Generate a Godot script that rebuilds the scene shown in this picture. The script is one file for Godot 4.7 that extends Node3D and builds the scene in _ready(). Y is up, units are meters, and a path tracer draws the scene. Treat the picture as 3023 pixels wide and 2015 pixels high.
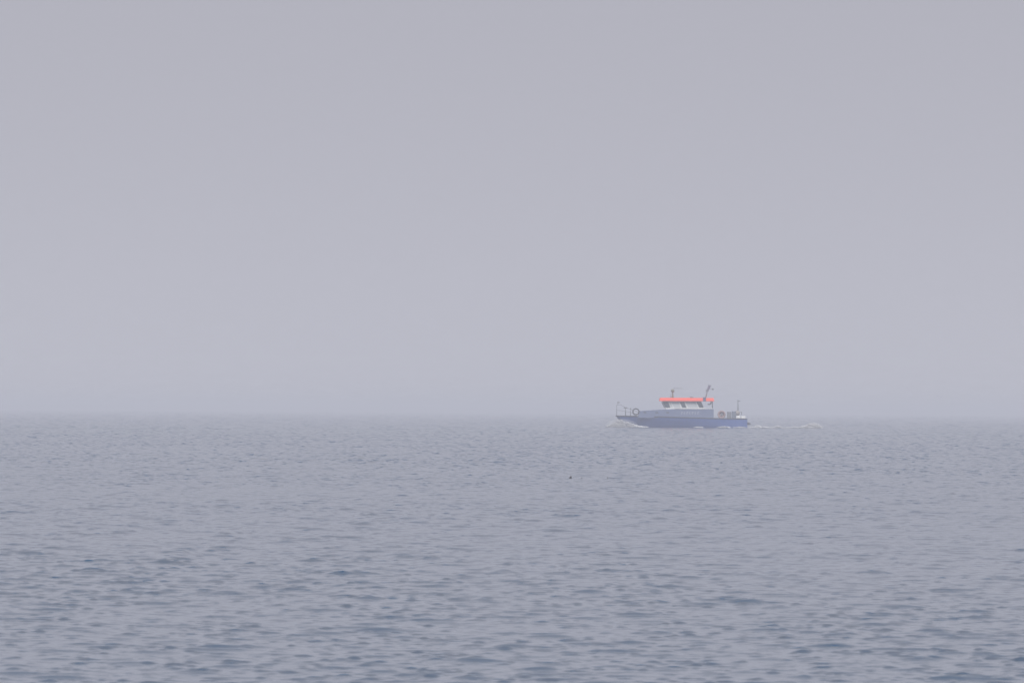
extends Node3D
# A workboat under way on a misty sea, seen through a long lens from the shore.

const EYE := 2.5                # metres of the lens above the water
const FOCAL_PX := 33590.0       # focal length in pixels of the 3023 px wide photograph
const BOAT_FAR := 1730.0        # metres from the lens to the boat
const MPP := 0.0515             # metres per photograph pixel at the boat
const ROLL := 0.0056            # slope of the horizon in the photograph

var rng := RandomNumberGenerator.new()
var names := {}

# ------------------------------------------------------------------ helpers
func material(c: Color, rough: float, metal := 0.0, spec := 0.5) -> StandardMaterial3D:
	var m := StandardMaterial3D.new()
	m.albedo_color = c.linear_to_srgb()
	m.roughness = rough
	m.metallic = metal
	m.metallic_specular = spec
	return m

func painted(c: Color, rough: float, spread: float, freq: float, seed_: int) -> StandardMaterial3D:
	# paint with streaks and blotches of wear, mapped on the object's own axes
	var n := FastNoiseLite.new()
	n.seed = seed_
	n.frequency = freq
	n.fractal_octaves = 5
	var t := NoiseTexture2D.new()
	t.width = 256
	t.height = 256
	t.seamless = true
	t.noise = n
	var g := Gradient.new()
	var lo := Color(c.r * (1.0 - spread), c.g * (1.0 - spread), c.b * (1.0 - spread)).linear_to_srgb()
	var hi := Color(minf(c.r * (1.0 + spread), 1.0), minf(c.g * (1.0 + spread), 1.0), minf(c.b * (1.0 + spread), 1.0)).linear_to_srgb()
	g.set_color(0, lo)
	g.set_color(1, hi)
	t.color_ramp = g
	var m := StandardMaterial3D.new()
	m.albedo_texture = t
	m.uv1_triplanar = true
	m.uv1_scale = Vector3(0.35, 0.35, 0.35)
	m.roughness = rough
	return m

func numbered(called: String) -> String:
	if not names.has(called):
		names[called] = 0
		return called
	names[called] += 1
	return "%s_%03d" % [called, names[called]]

func tag(o: Node3D, label: String, category: String, group := "", kind := "") -> void:
	o.set_meta("label", label)
	o.set_meta("category", category)
	if group != "":
		o.set_meta("group", group)
	if kind != "":
		o.set_meta("kind", kind)

func st() -> SurfaceTool:
	var s := SurfaceTool.new()
	s.begin(Mesh.PRIMITIVE_TRIANGLES)
	return s

func put(s: SurfaceTool, called: String, m: Material, parent: Node) -> MeshInstance3D:
	s.generate_normals()
	var o := MeshInstance3D.new()
	o.name = called
	o.mesh = s.commit()
	o.material_override = m
	parent.add_child(o, true)
	return o

func tri(s: SurfaceTool, a: Vector3, b: Vector3, c: Vector3) -> void:
	s.add_vertex(a)
	s.add_vertex(b)
	s.add_vertex(c)

func quad(s: SurfaceTool, a: Vector3, b: Vector3, c: Vector3, d: Vector3) -> void:
	tri(s, a, b, c)
	tri(s, a, c, d)

# a prism across the boat: outline in x, y (clockwise or not), from z0 to z1, with chamfered side edges
func prism(s: SurfaceTool, pts: Array, z0: float, z1: float, bevel := 0.03) -> void:
	s.set_smooth_group(-1)
	var n := pts.size()
	var mid := Vector2.ZERO
	for p in pts:
		mid += p
	mid /= n
	var area := 0.0
	for i in n:
		area += (pts[i] as Vector2).cross(pts[(i + 1) % n])
	var ring := []
	if area < 0.0:
		ring = pts.duplicate()
	else:
		ring = pts.duplicate()
		ring.reverse()
	var rows := []
	for k in 4:
		var z: float = [z0, z0 + bevel, z1 - bevel, z1][k]
		var row := []
		for p in ring:
			var q: Vector2 = p
			if k == 0 or k == 3:
				q = q + (mid - q).normalized() * bevel
			row.append(Vector3(q.x, q.y, z))
		rows.append(row)
	for k in 3:
		for i in n:
			var j := (i + 1) % n
			quad(s, rows[k][i], rows[k + 1][i], rows[k + 1][j], rows[k][j])
	var flat := PackedVector2Array()
	for v in rows[3]:
		flat.append(Vector2(v.x, v.y))
	var idx := Geometry2D.triangulate_polygon(flat)
	for i in range(0, idx.size(), 3):
		tri(s, rows[3][idx[i]], rows[3][idx[i + 1]], rows[3][idx[i + 2]])
		tri(s, rows[0][idx[i]], rows[0][idx[i + 2]], rows[0][idx[i + 1]])

func box(s: SurfaceTool, x0: float, y0: float, x1: float, y1: float, z0: float, z1: float, bevel := 0.02) -> void:
	prism(s, [Vector2(x0, y0), Vector2(x0, y1), Vector2(x1, y1), Vector2(x1, y0)], z0, z1, bevel)

# a smooth tube along points with a radius at each
func tube(s: SurfaceTool, pts: Array, radii: Array, sides := 8, flat_y := 1.0) -> void:
	s.set_smooth_group(0)
	var rows := []
	for i in pts.size():
		var p: Vector3 = pts[i]
		var d: Vector3 = (pts[mini(i + 1, pts.size() - 1)] - pts[maxi(i - 1, 0)]).normalized()
		var side := d.cross(Vector3.UP)
		if side.length() < 0.05:
			side = d.cross(Vector3(0, 0, 1))
		side = side.normalized()
		var up := side.cross(d).normalized()
		var row := []
		for k in sides:
			var a := TAU * k / sides
			row.append(p + (side * cos(a) + up * sin(a) * flat_y) * radii[i])
		rows.append(row)
	for i in pts.size() - 1:
		for k in sides:
			var j := (k + 1) % sides
			quad(s, rows[i][k], rows[i][j], rows[i + 1][j], rows[i + 1][k])
	for k in range(1, sides - 1):
		tri(s, rows[0][0], rows[0][k + 1], rows[0][k])
		tri(s, rows[-1][0], rows[-1][k], rows[-1][k + 1])

func bar(s: SurfaceTool, a: Vector3, b: Vector3, r: float, sides := 6) -> void:
	tube(s, [a, b], [r, r], sides)

# a ring standing in the x-y plane
func ring(s: SurfaceTool, c: Vector3, big: float, small: float, n := 20, sides := 8) -> void:
	s.set_smooth_group(0)
	var rows := []
	for i in n:
		var a := TAU * i / n
		var out := Vector3(cos(a), sin(a), 0)
		var row := []
		for k in sides:
			var b := TAU * k / sides
			row.append(c + out * (big + small * cos(b)) + Vector3(0, 0, small * sin(b)))
		rows.append(row)
	for i in n:
		for k in sides:
			quad(s, rows[i][k], rows[(i + 1) % n][k], rows[(i + 1) % n][(k + 1) % sides], rows[i][(k + 1) % sides])

func ball(s: SurfaceTool, c: Vector3, r: Vector3, wob := 0.0, rows := 6, cols := 8) -> void:
	s.set_smooth_group(0)
	var grid := []
	for i in rows + 1:
		var row := []
		var t := PI * i / rows
		for k in cols:
			var a := TAU * k / cols
			var q := 1.0 + (rng.randf_range(-wob, wob) if wob > 0.0 else 0.0)
			row.append(c + Vector3(sin(t) * cos(a) * r.x, cos(t) * r.y, sin(t) * sin(a) * r.z) * q)
		if i == 0 or i == rows:
			for k in cols:
				row[k] = row[0]
		grid.append(row)
	for i in rows:
		for k in cols:
			var j := (k + 1) % cols
			if i > 0:
				tri(s, grid[i][k], grid[i][j], grid[i + 1][j])
			if i < rows - 1:
				tri(s, grid[i][k], grid[i + 1][j], grid[i + 1][k])

# photograph pixel -> metres on the boat (x aft, y up from the waterline)
func P(px: float, py: float) -> Vector2:
	return Vector2((px - 2010.0) * MPP, (1262.0 - py + (px - 2010.0) * ROLL) * MPP)

func P3(px: float, py: float, z: float) -> Vector3:
	var p := P(px, py)
	return Vector3(p.x, p.y, z)

# ------------------------------------------------------------------ the sea
const TN := 512
var tile_h := PackedFloat32Array()
var tile_x := PackedFloat32Array()
var tile_z := PackedFloat32Array()

func make_tile() -> void:
	# a periodic patch of wind waves on a 512 x 512 grid, with its slopes (all per cell)
	tile_h.resize(TN * TN)
	tile_x.resize(TN * TN)
	tile_z.resize(TN * TN)
	var sine := PackedFloat32Array()
	sine.resize(TN)
	for i in TN:
		sine[i] = sin(TAU * i / TN)
	rng.seed = 77
	for w in 60:
		var k := 12.0 * pow(5.0, rng.randf())           # waves per tile, 12 to 60
		var dir := PI / 2.0 + rng.randfn(0.0, 0.7)      # most run towards or away from the shore
		var kx := int(round(k * cos(dir)))
		var kz := int(round(k * sin(dir)))
		if kx == 0 and kz == 0:
			continue
		var kk := sqrt(float(kx * kx + kz * kz))
		var slope := 1.0 / sqrt(60.0) * 1.41 * clampf(pow(kk / 24.0, 0.5), 0.6, 1.4)
		var amp := slope * TN / (TAU * kk)
		var ax := slope * kx / kk
		var az := slope * kz / kk
		var ph := rng.randi_range(0, TN - 1)
		for j in TN:
			var at := (kz * j + ph) & 511
			var o := j * TN
			for i in TN:
				var c := (at + 128) & 511
				tile_h[o + i] += amp * sine[at]
				var cs := sine[c]
				tile_x[o + i] += ax * cs
				tile_z[o + i] += az * cs
				at = (at + kx) & 511
	# wind waves are not even: troughs lie flat and wide, crests stand up short and steep
	var sum := 0.0
	for i in TN * TN:
		sum += tile_h[i] * tile_h[i]
	var dev := sqrt(sum / (TN * TN))
	var base := 0.06
	var gain := 4.2
	var w := 0.18
	for i in TN * TN:
		var q := (tile_h[i] / dev - 1.45) / w
		var ex := exp(clampf(q, -30.0, 30.0))
		var rise := base + gain * ex / (1.0 + ex)
		tile_h[i] = base * tile_h[i] + gain * w * dev * log(1.0 + ex)
		tile_x[i] *= rise
		tile_z[i] *= rise

func make_sea() -> void:
	make_tile()
	# three sizes of the same patch, turned against each other: metres per cell, turn, share of its slope
	var cell := [0.0142, 0.0085, 0.041]
	var turn := [0.0, 0.31, -0.22]
	var share := [0.05, 0.02, 0.027]
	var us := PackedFloat32Array()
	for k in range(10, 0, -1):
		us.append(-0.058 - 0.004 * pow(1.75, k))
	var cols_in := 540
	for k in cols_in + 1:
		us.append(-0.058 + 0.116 * k / cols_in)
	for k in range(1, 11):
		us.append(0.058 + 0.004 * pow(1.75, k))
	var ds := PackedFloat32Array()
	var d := 8.0
	while d < 14000.0:
		ds.append(d)
		d += 0.5 if d < 72.0 else 0.045 * pow(d / 88.0, 1.9)
	var nc := us.size()
	var nr := ds.size()
	var gust := FastNoiseLite.new()
	gust.seed = 5
	gust.frequency = 0.02
	gust.fractal_octaves = 3
	var pos := PackedVector3Array()
	var nor := PackedVector3Array()
	pos.resize(nc * nr)
	nor.resize(nc * nr)
	var ct := [cos(turn[0]), cos(turn[1]), cos(turn[2])]
	var sn := [sin(turn[0]), sin(turn[1]), sin(turn[2])]
	var at := 0
	for r in nr:
		var dd := ds[r]
		var z := -dd
		var reach := dd + 20.0
		# the wind gets at the open water; near the shore the sea lies calmer
		var lee := lerpf(0.74, 3.5, smoothstep(100.0, 900.0, dd))
		# waves shorter than the spacing of the rows keep their slope, but less of their height
		var low := lerpf(1.0, 0.3, smoothstep(110.0, 900.0, dd))
		for c in nc:
			var x := us[c] * reach
			var g := 1.0 + 0.65 * gust.get_noise_2d(x, z * 0.35) + 0.7 * gust.get_noise_2d(x * 14.0, z * 6.0)
			g *= lee
			var h := 0.0
			var sx := 0.0
			var sz := 0.0
			for l in 3:
				var m: float = cell[l]
				var cs: float = ct[l]
				var si: float = sn[l]
				var u := (x * cs - z * si) / m
				var v := (x * si + z * cs) / m
				var fu := floorf(u)
				var fv := floorf(v)
				var iu := int(fu) & 511
				var iv := (int(fv) & 511) * 512
				var ju := (iu + 1) & 511
				var jv := (iv + 512) & 262143
				var tu := u - fu
				var tv := v - fv
				var wa := (1.0 - tu) * (1.0 - tv)
				var wb := tu * (1.0 - tv)
				var wc := (1.0 - tu) * tv
				var wd := tu * tv
				var a := iv + iu
				var b := iv + ju
				var e := jv + iu
				var f := jv + ju
				var s: float = share[l] * g
				var gx := (tile_x[a] * wa + tile_x[b] * wb + tile_x[e] * wc + tile_x[f] * wd) * s
				var gz := (tile_z[a] * wa + tile_z[b] * wb + tile_z[e] * wc + tile_z[f] * wd) * s
				h += (tile_h[a] * wa + tile_h[b] * wb + tile_h[e] * wc + tile_h[f] * wd) * m * s * low
				sx += gx * cs + gz * si
				sz += gz * cs - gx * si
			pos[at] = Vector3(x, h, z)
			nor[at] = Vector3(-sx, 1.0, -sz).normalized()
			at += 1
	var idx := PackedInt32Array()
	idx.resize((nc - 1) * (nr - 1) * 6)
	var q := 0
	for r in nr - 1:
		var o := r * nc
		for c in nc - 1:
			var a := o + c
			idx[q] = a
			idx[q + 1] = a + nc
			idx[q + 2] = a + 1
			idx[q + 3] = a + 1
			idx[q + 4] = a + nc
			idx[q + 5] = a + nc + 1
			q += 6
	var arrays := []
	arrays.resize(Mesh.ARRAY_MAX)
	arrays[Mesh.ARRAY_VERTEX] = pos
	arrays[Mesh.ARRAY_NORMAL] = nor
	arrays[Mesh.ARRAY_INDEX] = idx
	var mesh := ArrayMesh.new()
	mesh.add_surface_from_arrays(Mesh.PRIMITIVE_TRIANGLES, arrays)
	var sea := MeshInstance3D.new()
	sea.name = "sea"
	sea.mesh = mesh
	sea.material_override = material(Color(0.025, 0.062, 0.115), 0.1, 0.0, 0.3)
	add_child(sea, true)
	tag(sea, "grey blue rippled sea stretching away into the mist", "sea", "", "structure")

# ------------------------------------------------------------------ the boat
func make_boat(at: Vector3) -> Node3D:
	var boat := Node3D.new()
	boat.name = numbered("work_boat")
	add_child(boat)
	boat.position = at
	tag(boat, "blue workboat with an orange wheelhouse roof under way in the mist", "boat")
	var blue := painted(Color(0.055, 0.105, 0.31), 0.5, 0.16, 0.02, 3)
	var house := painted(Color(0.105, 0.135, 0.235), 0.5, 0.1, 0.02, 4)
	var white := painted(Color(0.66, 0.67, 0.66), 0.5, 0.07, 0.03, 6)
	var orange := painted(Color(0.7, 0.085, 0.045), 0.5, 0.05, 0.03, 7)
	var dark := material(Color(0.03, 0.034, 0.045), 0.6)
	var steel := material(Color(0.16, 0.17, 0.19), 0.5, 0.3)
	var glass := material(Color(0.05, 0.065, 0.085), 0.1)
	var olive := material(Color(0.14, 0.135, 0.085), 0.6)
	var rope := painted(Color(0.3, 0.2, 0.2), 0.9, 0.2, 0.08, 9)
	var deck_grey := material(Color(0.2, 0.22, 0.24), 0.8)

	# hull: stations from the stern forward, each from keel to sheer
	var s := st()
	s.set_smooth_group(0)
	var stations := 26
	var levels := 8
	var grid := [[], []]
	for side in 2:
		for i in stations + 1:
			var t := float(i) / stations
			var row := []
			for k in levels + 1:
				var v := float(k) / levels
				var top: float = lerpf(P(2207, 1235).y, P(1819, 1226).y, smoothstep(0.0, 1.0, t) * 0.6 + t * 0.4)
				var y := lerpf(-0.85 + 0.5 * pow(t, 5.0), top, v)
				var x0 := P(2207, 1235).x
				var stem: float = P(1852, 1262).x + (P(1819, 1226).x - P(1852, 1262).x) * clampf((y + 0.9) / (top + 0.9), 0.0, 1.0) * 1.0
				var x := lerpf(x0, stem, t)
				var full := 2.55 * (1.0 - pow(t, 3.2)) * (0.92 + 0.08 * sin(t * 3.0))
				var low := 2.2 * (1.0 - pow(t, 1.9))
				var half := lerpf(low, full, smoothstep(0.15, 1.0, v))
				half *= smoothstep(-0.02, 0.32, v)
				row.append(Vector3(x, y, half if side == 0 else -half))
			grid[side].append(row)
	for side in 2:
		for i in stations:
			for k in levels:
				var a: Vector3 = grid[side][i][k]
				var b: Vector3 = grid[side][i + 1][k]
				var c: Vector3 = grid[side][i + 1][k + 1]
				var d: Vector3 = grid[side][i][k + 1]
				if side == 0:
					quad(s, a, b, c, d)
				else:
					quad(s, a, d, c, b)
	s.set_smooth_group(-1)
	for k in levels:
		quad(s, grid[0][0][k], grid[0][0][k + 1], grid[1][0][k + 1], grid[1][0][k])
	var hull := put(s, "hull", blue, boat)
	s = st()
	s.set_smooth_group(-1)
	for i in stations:
		var a: Vector3 = grid[0][i][levels]
		var b: Vector3 = grid[0][i + 1][levels]
		var dn := Vector3(0, -0.12, 0)
		quad(s, a + dn, b + dn, b * Vector3(1, 1, -1) + dn, a * Vector3(1, 1, -1) + dn)
	put(s, "deck", deck_grey, boat)
	s = st()
	for side in 2:
		var pts := []
		var rad := []
		for i in range(0, stations + 1, 2):
			pts.append(grid[side][i][levels] + Vector3(0, -0.06, 0.03 if side == 0 else -0.03))
			rad.append(0.07)
		tube(s, pts, rad, 6)
	put(s, "rub_rail", dark, hull)

	# lower deckhouse, stepped down towards the bow
	s = st()
	prism(s, [P(1884, 1233), P(1890, 1213), P(1948, 1209), P(1987, 1207), P(2108, 1207.5), P(2108, 1236)], -1.75, 1.75, 0.08)
	var dh := put(s, "deckhouse", house, boat)
	for q in [[1905, 1217], [1940, 1217.5], [1972, 1217.5]]:
		s = st()
		box(s, P(q[0] - 4, 0).x, P(q[0], q[1] + 2).y, P(q[0] + 4, 0).x, P(q[0], q[1] - 2).y, 1.73, 1.775, 0.01)
		put(s, "side_window", glass, dh)
	# pale lettering on the side, too blurred by the mist to read
	var pale := painted(Color(0.33, 0.35, 0.42), 0.6, 0.1, 0.03, 12)
	for k in 7:
		var lx := 2012.0 + k * 8.0
		s = st()
		box(s, P(lx, 0).x, P(lx, 1223).y, P(lx + 2.2, 0).x, P(lx, 1215.5).y, 1.752, 1.762, 0.002)
		if k % 2 == 0:
			box(s, P(lx + 2.0, 0).x, P(lx, 1217.5).y, P(lx + 5.0, 0).x, P(lx, 1215.5).y, 1.752, 1.762, 0.002)
		put(s, "letter", pale, dh)
	for z in [1.78, -1.78]:
		s = st()
		bar(s, P3(1992, 1205.6, z), P3(2106, 1205.8, z), 0.05)
		put(s, "grab_rail", white, dh)
	s = st()
	box(s, P(2084, 0).x, P(2084, 1234).y, P(2099, 0).x, P(2090, 1209).y, 1.745, 1.77, 0.01)
	put(s, "door", house, dh)

	# wheelhouse: front and side windows lean forward at the top
	s = st()
	prism(s, [P(1966, 1207.5), P(1955, 1183.5), P(2070, 1183.5), P(2082, 1207.5)], -1.5, 1.5, 0.05)
	var wh := put(s, "wheelhouse", white, boat)
	# x left and right at the top edge; every pane leans with the front
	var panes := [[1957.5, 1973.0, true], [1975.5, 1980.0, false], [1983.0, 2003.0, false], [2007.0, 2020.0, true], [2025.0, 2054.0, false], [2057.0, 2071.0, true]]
	var sky_pale_pane := material(Color(0.45, 0.48, 0.5), 0.15)  # opaque pale panes: bright sky behind the glass is painted into the colour
	for side in [1.0, -1.0]:
		for p in panes:
			s = st()
			var a: float = p[0]
			var b: float = p[1]
			var z0 := 1.49 if side > 0.0 else -1.525
			var lean := 8.0
			prism(s, [P(a, 1186), P(b, 1186), P(b + lean, 1203), P(a + lean, 1203)], z0, z0 + 0.035, 0.008)
			put(s, "window", glass if p[2] else sky_pale_pane, wh)
	for k in 3:
		s = st()
		var zc := -0.95 + 0.95 * k
		var fa := P(1955, 1186.5) + Vector2(0.02, 0)
		var fb := P(1964, 1203.5) + Vector2(0.02, 0)
		prism(s, [fa, fb, fb + Vector2(-0.1, 0), fa + Vector2(-0.1, 0)], zc - 0.4, zc + 0.4, 0.01)
		put(s, "windscreen", glass, wh)

	# orange roof with sloping edges and an overhang aft
	s = st()
	s.set_smooth_group(-1)
	var rx0 := P(1947.5, 0).x
	var rx1 := P(2109, 0).x
	var y0 := P(2028, 1184).y
	var y1 := P(2028, 1174).y
	var bot := [Vector3(rx0, y0, -1.95), Vector3(rx1, y0, -1.95), Vector3(rx1, y0, 1.95), Vector3(rx0, y0, 1.95)]
	var mid := [Vector3(rx0, y0 + 0.1, -1.95), Vector3(rx1, y0 + 0.1, -1.95), Vector3(rx1, y0 + 0.1, 1.95), Vector3(rx0, y0 + 0.1, 1.95)]
	var top := [Vector3(rx0 + 0.1, y1, -1.55), Vector3(rx1 - 0.08, y1, -1.55), Vector3(rx1 - 0.08, y1, 1.55), Vector3(rx0 + 0.1, y1, 1.55)]
	for i in 4:
		var j := (i + 1) % 4
		quad(s, bot[i], mid[i], mid[j], bot[j])
		quad(s, mid[i], top[i], top[j], mid[j])
	quad(s, top[3], top[2], top[1], top[0])
	quad(s, bot[0], bot[1], bot[2], bot[3])
	var roof := put(s, "roof", orange, boat)
	s = st()
	box(s, P(2038, 0).x, y1 - 0.02, P(2048, 0).x, P(2043, 1171).y, -0.4, 0.4, 0.04)
	put(s, "roof_hatch", steel, roof)
	# posts and gear under the overhang
	for z in [1.4, -1.4]:
		s = st()
		bar(s, P3(2105, 1207, z), P3(2104, 1184, z), 0.05)
		put(s, "roof_post", steel, boat)
	s = st()
	tube(s, [P3(2100, 1184, 1.2), P3(2100, 1190, 1.2), P3(2097, 1193.5, 1.2), P3(2090, 1193, 1.2)], [0.07, 0.09, 0.09, 0.06])
	put(s, "deck_lamp_bracket", dark, roof)

	# searchlight and radar on the roof
	s = st()
	tube(s, [P3(1987, 1174, 0), P3(1987, 1170, 0), P3(1987, 1159, 0), P3(1987, 1157, 0)], [0.2, 0.13, 0.1, 0.12])
	var mastp := put(s, "radar_post", olive, roof)
	s = st()
	ball(s, P3(1987, 1153.5, 0), Vector3(0.28, 0.26, 0.28), 0.0, 8, 12)
	put(s, "radar_dome", olive, mastp)
	s = st()
	bar(s, P3(1990, 1158, 0), P3(1991, 1146, 0), 0.03)
	bar(s, P3(1989, 1145.5, 0), P3(2015, 1146, 0), 0.035)
	put(s, "antenna", steel, mastp)
	s = st()
	bar(s, P3(1981, 1174, 0.7), P3(1980, 1162, 0.7), 0.03)
	put(s, "whip_aerial", steel, roof)

	# aft mast, raked, with yard, lights and a small flag
	s = st()
	prism(s, [P(2076.5, 1184.5), P(2076.5, 1172.5), P(2085, 1172), P(2085, 1184.5)], 1.9, 2.02, 0.03)
	put(s, "mast_bracket", material(Color(0.06, 0.07, 0.16), 0.6), roof)
	s = st()
	tube(s, [P3(2085, 1174, 0), P3(2089, 1155, 0), P3(2094, 1133, 0)], [0.08, 0.06, 0.035])
	var mast := put(s, "mast", steel, boat)
	s = st()
	bar(s, P3(2086, 1154, -0.7), P3(2086, 1154, 0.7), 0.035)
	bar(s, P3(2089, 1150, 0), P3(2106, 1147, 0), 0.03)
	put(s, "yard", steel, mast)
	s = st()
	ball(s, P3(2106, 1148.5, 0), Vector3(0.17, 0.11, 0.12), 0.0, 6, 10)
	put(s, "mast_lamp", dark, mast)
	# flag: a small cloth that streams aft and droops
	s = st()
	s.set_smooth_group(0)
	var cloth := []
	for i in 9:
		var t := i / 8.0
		var row := []
		for k in 5:
			var v := k / 4.0
			var base := P3(2094.0 - 9.0 * v, 1135.0 + 19.0 * v, 0)
			row.append(base + Vector3(0.36 * t, -0.16 * t - 0.05 * sin(t * 5.0), 0.09 * sin(t * 7.0 + v * 2.0)))
		cloth.append(row)
	for i in 8:
		for k in 4:
			quad(s, cloth[i][k], cloth[i][k + 1], cloth[i + 1][k + 1], cloth[i + 1][k])
			var o := Vector3(0, 0, -0.012)
			quad(s, cloth[i][k] + o, cloth[i + 1][k] + o, cloth[i + 1][k + 1] + o, cloth[i][k + 1] + o)
	put(s, "flag", material(Color(0.17, 0.15, 0.22), 0.9), mast)

	# bow rails, jackstaff light, bollards, fender ring
	for z in [0.35, -0.35]:
		s = st()
		bar(s, P3(1822, 1227, z), P3(1822, 1194, z), 0.035)
		bar(s, P3(1822, 1194, z), P3(1834, 1194.5, z), 0.03)
		tube(s, [P3(1834, 1194.5, z), P3(1848, 1203, z * 2.2), P3(1863, 1207, z * 3.4), P3(1884, 1216, z * 4.6)], [0.025, 0.025, 0.025, 0.025], 6)
		tube(s, [P3(1822, 1210, z), P3(1848, 1214, z * 2.2), P3(1863, 1217, z * 3.4), P3(1884, 1222, z * 4.6)], [0.02, 0.02, 0.02, 0.02], 6)
		put(s, "bow_rail", steel, boat)
	s = st()
	bar(s, P3(1825, 1196, 0), P3(1826.5, 1181, 0), 0.025)
	box(s, P(1823, 0).x, P(1826, 1189).y, P(1831, 0).x, P(1826, 1186.5).y, -0.12, 0.12, 0.02)
	put(s, "bow_light", steel, boat)
	s = st()
	bar(s, P3(1848, 1229, 0.7), P3(1848, 1203, 0.7), 0.06)
	box(s, P(1842.5, 0).x, P(1848, 1205).y, P(1853, 0).x, P(1848, 1202).y, 0.6, 0.8, 0.03)
	put(s, "stanchion", steel, boat)
	s = st()
	bar(s, P3(1863, 1229, 0.9), P3(1863, 1202, 0.9), 0.05)
	put(s, "stanchion", steel, boat)
	s = st()
	ring(s, P3(1878.6, 1215, 1.2), 0.46, 0.1, 24, 8)
	put(s, "fender_ring", dark, boat)

	# after deck: rope reel, lockers, winch, pale bulwark panels, stern mast
	s = st()
	ring(s, P3(2131.5, 1223.5, 0.9), 0.5, 0.12, 24, 8)
	ring(s, P3(2131.5, 1223.5, 0.6), 0.34, 0.16, 20, 8)
	var reel := put(s, "rope_reel", rope, boat)
	s = st()
	bar(s, P3(2131.5, 1223.5, 0.2), P3(2131.5, 1223.5, 1.1), 0.13, 10)
	put(s, "axle", dark, reel)
	s = st()
	box(s, P(2148, 0).x, P(2155, 1236).y, P(2160, 0).x, P(2155, 1215).y, 0.2, 1.6, 0.05)
	put(s, "deck_locker", steel, boat)
	s = st()
	box(s, P(2161.5, 0).x, P(2165, 1236).y, P(2174, 0).x, P(2165, 1213.5).y, 0.4, 1.5, 0.05)
	put(s, "deck_locker", material(Color(0.11, 0.13, 0.18), 0.6), boat)
	s = st()
	tube(s, [P3(2178, 1219, -0.8), P3(2178, 1219, 0.9)], [0.32, 0.32], 14)
	tube(s, [P3(2178, 1219, 0.9), P3(2178, 1219, 1.0)], [0.4, 0.4], 14)
	var winch := put(s, "winch", material(Color(0.25, 0.23, 0.22), 0.7), boat)
	s = st()
	bar(s, P3(2168, 1215, 0.95), P3(2191, 1216, 0.95), 0.05)
	bar(s, P3(2190, 1224, 0.95), P3(2191, 1216, 0.95), 0.05)
	put(s, "winch_frame", steel, winch)
	s = st()
	box(s, P(2175, 0).x, P(2180, 1234).y, P(2186.5, 0).x, P(2180, 1226).y, 1.5, 1.7, 0.03)
	put(s, "raft_canister", white, boat)
	s = st()
	box(s, P(2189, 0).x, P(2192, 1234.5).y, P(2201.5, 0).x, P(2192, 1227.5).y, 1.5, 1.7, 0.03)
	put(s, "raft_canister", white, boat)
	s = st()
	tube(s, [P3(2181, 1236, 0), P3(2180.5, 1200, 0), P3(2180, 1180, 0)], [0.11, 0.09, 0.06])
	var sm := put(s, "stern_mast", material(Color(0.17, 0.2, 0.22), 0.6), boat)
	s = st()
	bar(s, P3(2180, 1183, 0), P3(2187, 1183.5, 0), 0.05)
	bar(s, P3(2180, 1182, -0.4), P3(2180, 1182, 0.4), 0.04)
	put(s, "stern_light", dark, sm)
	s = st()
	tube(s, [P3(2206, 1252, 0.4), P3(2211, 1250, 0.4), P3(2218, 1251.5, 0.4)], [0.16, 0.2, 0.1])
	put(s, "stern_fender", dark, boat)
	return boat

# ------------------------------------------------------------------ foam
func foam_at(px: float, d: float) -> Vector3:
	return Vector3((px - 2010.0) * MPP, 0, d)

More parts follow.
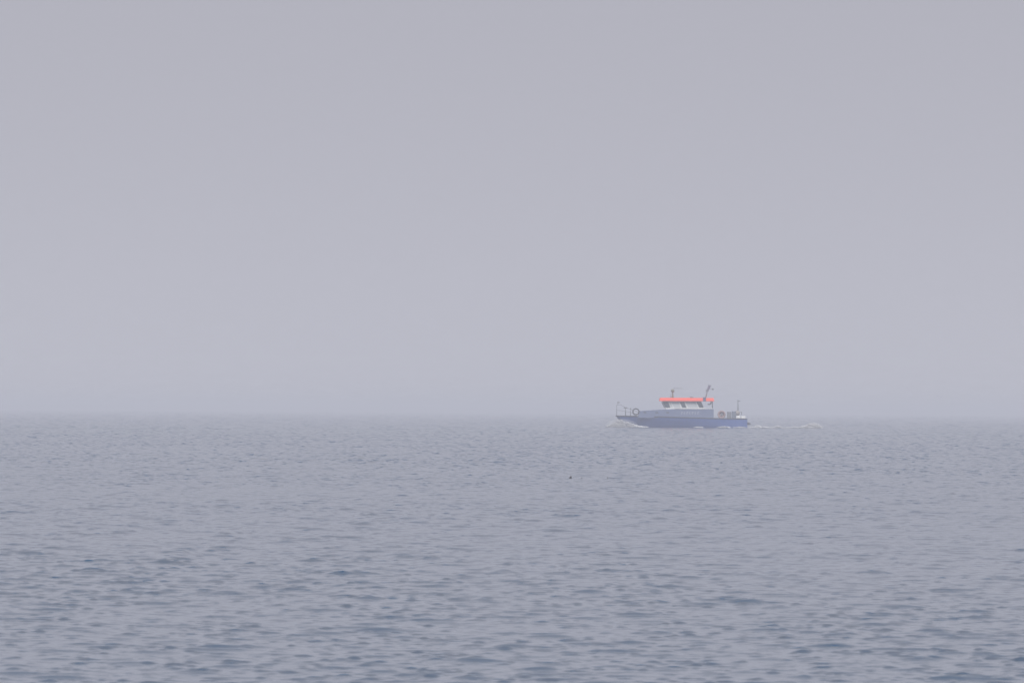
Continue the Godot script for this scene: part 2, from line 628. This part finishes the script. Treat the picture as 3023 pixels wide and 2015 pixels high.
func make_foam(boat_at: Vector3) -> void:
	rng.seed = 4242
	var white := material(Color(0.5, 0.51, 0.53), 0.9)
	# bow wave: a curling ridge thrown out from the stem, high at the stem and falling aft
	var s := st()
	for i in 900:
		var t := pow(rng.randf(), 1.2)
		var px := lerpf(1824.0, 1910.0, t) + rng.randfn(0.0, 3.0)
		var peak := 1.0 * exp(-pow((px - 1832.0) / 38.0, 2.0)) + 0.12
		var y := pow(rng.randf(), 1.4) * peak
		var out := 0.3 + (px - 1822.0) * 0.02 + rng.randf() * 1.2
		var r := rng.randf_range(0.025, 0.085)
		ball(s, foam_at(px, out * (1.0 if i % 3 else -1.0)) + Vector3(0, y, 0), Vector3(r * 1.8, r * 0.9, r), 0.25, 4, 6)
	for i in 300:
		# spray ahead of the stem
		var px := rng.randf_range(1790.0, 1834.0)
		var y := pow(rng.randf(), 1.3) * maxf(0.06, 1.0 * (px - 1784.0) / 46.0)
		var r := rng.randf_range(0.02, 0.07)
		ball(s, foam_at(px, rng.randf_range(-0.8, 1.4)) + Vector3(0, y, 0), Vector3(r * 2.0, r * 0.9, r), 0.25, 4, 6)
	var bow := put(s, "bow_wave_foam", white, self)
	bow.position = boat_at
	tag(bow, "white foam thrown up round the blue boat's bow", "foam", "", "stuff")
	# fine spray hanging round the stem and over the following crest
	for q in [["bow_spray", 1836.0, 0.25, Vector3(5.0, 2.1, 4.2), 0.24, "soft pale spray hanging round the blue boat's bow"], ["wake_spray", 2404.0, 0.15, Vector3(3.0, 1.1, 2.6), 0.22, "soft pale spray over the last crest of the wake"]]:
		var mist := FogVolume.new()
		mist.name = q[0]
		mist.shape = RenderingServer.FOG_VOLUME_SHAPE_ELLIPSOID
		mist.size = q[3]
		var fm := FogMaterial.new()
		fm.albedo = Color(0.97, 0.98, 1.0)
		fm.density = q[4]
		mist.material = fm
		add_child(mist, true)
		mist.position = boat_at + foam_at(q[1], 1.2) + Vector3(0, q[2], 0)
		tag(mist, q[5], "spray", "", "stuff")
	# broken foam along the hull and the wake astern
	s = st()
	# from pixel, to pixel, height in metres, pieces, distance towards the shore, largest piece
	var runs := [[1898, 1914, 0.08, 60, 2.5, 0.08], [2050, 2076, 0.1, 70, 2.7, 0.07], [2118, 2158, 0.14, 110, 2.7, 0.08], [2165, 2203, 0.12, 70, 2.7, 0.07],
		[2208, 2232, 0.1, 60, 0.9, 0.07], [2228, 2249, 0.26, 190, 0.9, 0.1], [2244, 2274, 0.12, 130, 1.2, 0.09], [2272, 2290, 0.08, 40, 1.0, 0.06], [2284, 2310, 0.2, 110, 0.8, 0.09],
		[2306, 2326, 0.06, 30, 0.8, 0.06], [2316, 2376, 0.12, 190, 0.8, 0.07], [2362, 2402, 0.26, 210, 0.6, 0.08], [2376, 2428, 0.6, 330, 0.2, 0.075]]
	for run in runs:
		var a: float = run[0]
		var b: float = run[1]
		for i in run[3] * 3 / 2:
			var t := rng.randf()
			var px := lerpf(a, b, t)
			var hill: float = run[2] * 1.4 * pow(sin(PI * clampf(t, 0.02, 0.98)), 0.7)
			var r := rng.randf_range(0.02, run[5])
			ball(s, foam_at(px, run[4] + rng.randf_range(-0.5, 0.5)) + Vector3(0, hill * pow(rng.randf(), 1.2) + 0.03, 0), Vector3(r * 2.4, r * 0.7, r), 0.25, 4, 6)
	var wake := put(s, "wake_foam", white, self)
	wake.position = boat_at
	tag(wake, "broken white foam of the wake astern of the boat", "foam", "", "stuff")

# ------------------------------------------------------------------ birds
func bird(called: String, at: Vector3, turn: float, scale_: float, label: String) -> void:
	var root := Node3D.new()
	root.name = numbered(called)
	add_child(root)
	root.position = at
	root.rotation.y = turn
	root.scale = Vector3.ONE * scale_
	tag(root, label, "bird", "dark seabirds floating on the sea")
	var s := st()
	# one skin from tail to crown: tail, rump, back, breast, neck, head
	tube(s, [Vector3(-0.14, 0.035, 0), Vector3(-0.12, 0.03, 0), Vector3(-0.08, 0.018, 0), Vector3(-0.03, 0.01, 0), Vector3(0.02, 0.01, 0), Vector3(0.055, 0.025, 0), Vector3(0.066, 0.05, 0), Vector3(0.062, 0.075, 0), Vector3(0.07, 0.095, 0), Vector3(0.086, 0.1, 0), Vector3(0.098, 0.098, 0)],
		[0.006, 0.018, 0.04, 0.054, 0.054, 0.045, 0.028, 0.019, 0.023, 0.021, 0.008], 12)
	put(s, "body", material(Color(0.03, 0.028, 0.03), 0.7), root)
	s = st()
	tube(s, [Vector3(0.096, 0.098, 0), Vector3(0.118, 0.095, 0), Vector3(0.13, 0.092, 0)], [0.008, 0.005, 0.002], 8)
	put(s, "bill", material(Color(0.1, 0.08, 0.06), 0.5), root)
	for z in [0.05, -0.05]:
		s = st()
		ball(s, Vector3(-0.04, 0.025, z), Vector3(0.07, 0.024, 0.012), 0.0, 6, 10)
		put(s, "wing", material(Color(0.05, 0.047, 0.05), 0.8), root)

func on_sea(cam: Camera3D, px: float, py: float) -> Vector3:
	# where the line of sight through that pixel meets the water
	var b := cam.transform.basis
	var v := b * Vector3((px - 1511.5) / FOCAL_PX, -(py - 1007.5) / FOCAL_PX, -1.0)
	return cam.position + v * (cam.position.y / -v.y)

# ------------------------------------------------------------------ the scene
func _ready() -> void:
	var cam := Camera3D.new()
	cam.name = "camera"
	add_child(cam)
	var lens := CameraAttributesPhysical.new()
	lens.frustum_focal_length = 400.0
	lens.frustum_focus_distance = 400.0
	lens.exposure_aperture = 18.0
	lens.frustum_near = 0.5
	lens.frustum_far = 40000.0
	cam.attributes = lens
	cam.near = 0.5
	cam.far = 40000.0
	cam.fov = rad_to_deg(2.0 * atan(1007.5 / FOCAL_PX))
	cam.position = Vector3(0, EYE, 0)
	cam.rotation = Vector3(atan((1210.5 - 1007.5) / FOCAL_PX), 0, atan(ROLL))
	cam.make_current()

	var sky_mat := ProceduralSkyMaterial.new()
	var horizon := Color(0.502, 0.506, 0.574)
	var overhead := Color(0.385, 0.385, 0.437)
	sky_mat.sky_horizon_color = horizon.linear_to_srgb()
	sky_mat.sky_top_color = overhead.linear_to_srgb()
	sky_mat.sky_curve = 0.024
	sky_mat.ground_horizon_color = horizon.linear_to_srgb()
	sky_mat.ground_bottom_color = overhead.linear_to_srgb()
	var sky := Sky.new()
	sky.sky_material = sky_mat
	var env := Environment.new()
	env.background_mode = Environment.BG_SKY
	env.sky = sky
	env.background_energy_multiplier = 0.345
	env.tonemap_mode = Environment.TONE_MAPPER_LINEAR
	env.tonemap_exposure = 3.0
	env.sdfgi_enabled = true
	env.ssao_enabled = true
	env.ssil_enabled = true
	# sea mist: even haze all round
	env.fog_enabled = true
	env.fog_density = 0.00034
	env.fog_light_color = Color(0.83, 0.875, 1.0).linear_to_srgb()
	env.volumetric_fog_enabled = true      # for the spray
	env.volumetric_fog_density = 0.0
	var around := WorldEnvironment.new()
	around.environment = env
	add_child(around)

	# the sun, spread wide by the mist, high behind the lens
	var sun := DirectionalLight3D.new()
	sun.name = "sun"
	sun.light_energy = 0.5
	sun.light_angular_distance = 40.0
	sun.light_color = Color(1.0, 0.985, 0.97)
	sun.shadow_enabled = true
	sun.sky_mode = DirectionalLight3D.SKY_MODE_LIGHT_ONLY
	add_child(sun)
	sun.rotation_degrees = Vector3(-48, 18, 0)

	make_sea()
	var boat_at := on_sea(cam, 2010, 1262)
	boat_at.z = -BOAT_FAR
	boat_at.x = (2010.0 - 1511.5) / FOCAL_PX * BOAT_FAR
	boat_at.y = 0.0
	make_boat(boat_at)
	make_foam(boat_at)
	bird("seabird", on_sea(cam, 1684.5, 1411), 1.3, 0.8, "dark seabird with its body showing, largest of the birds on the water")
	bird("seabird", on_sea(cam, 1717, 1412) + Vector3(0, -0.05, 0), 1.45, 0.75, "small dark seabird low in the water beside the largest bird")
	bird("seabird", on_sea(cam, 1794, 1411.5) + Vector3(0, -0.05, 0), 1.5, 0.75, "lone dark seabird low in the water, apart from the other two birds")
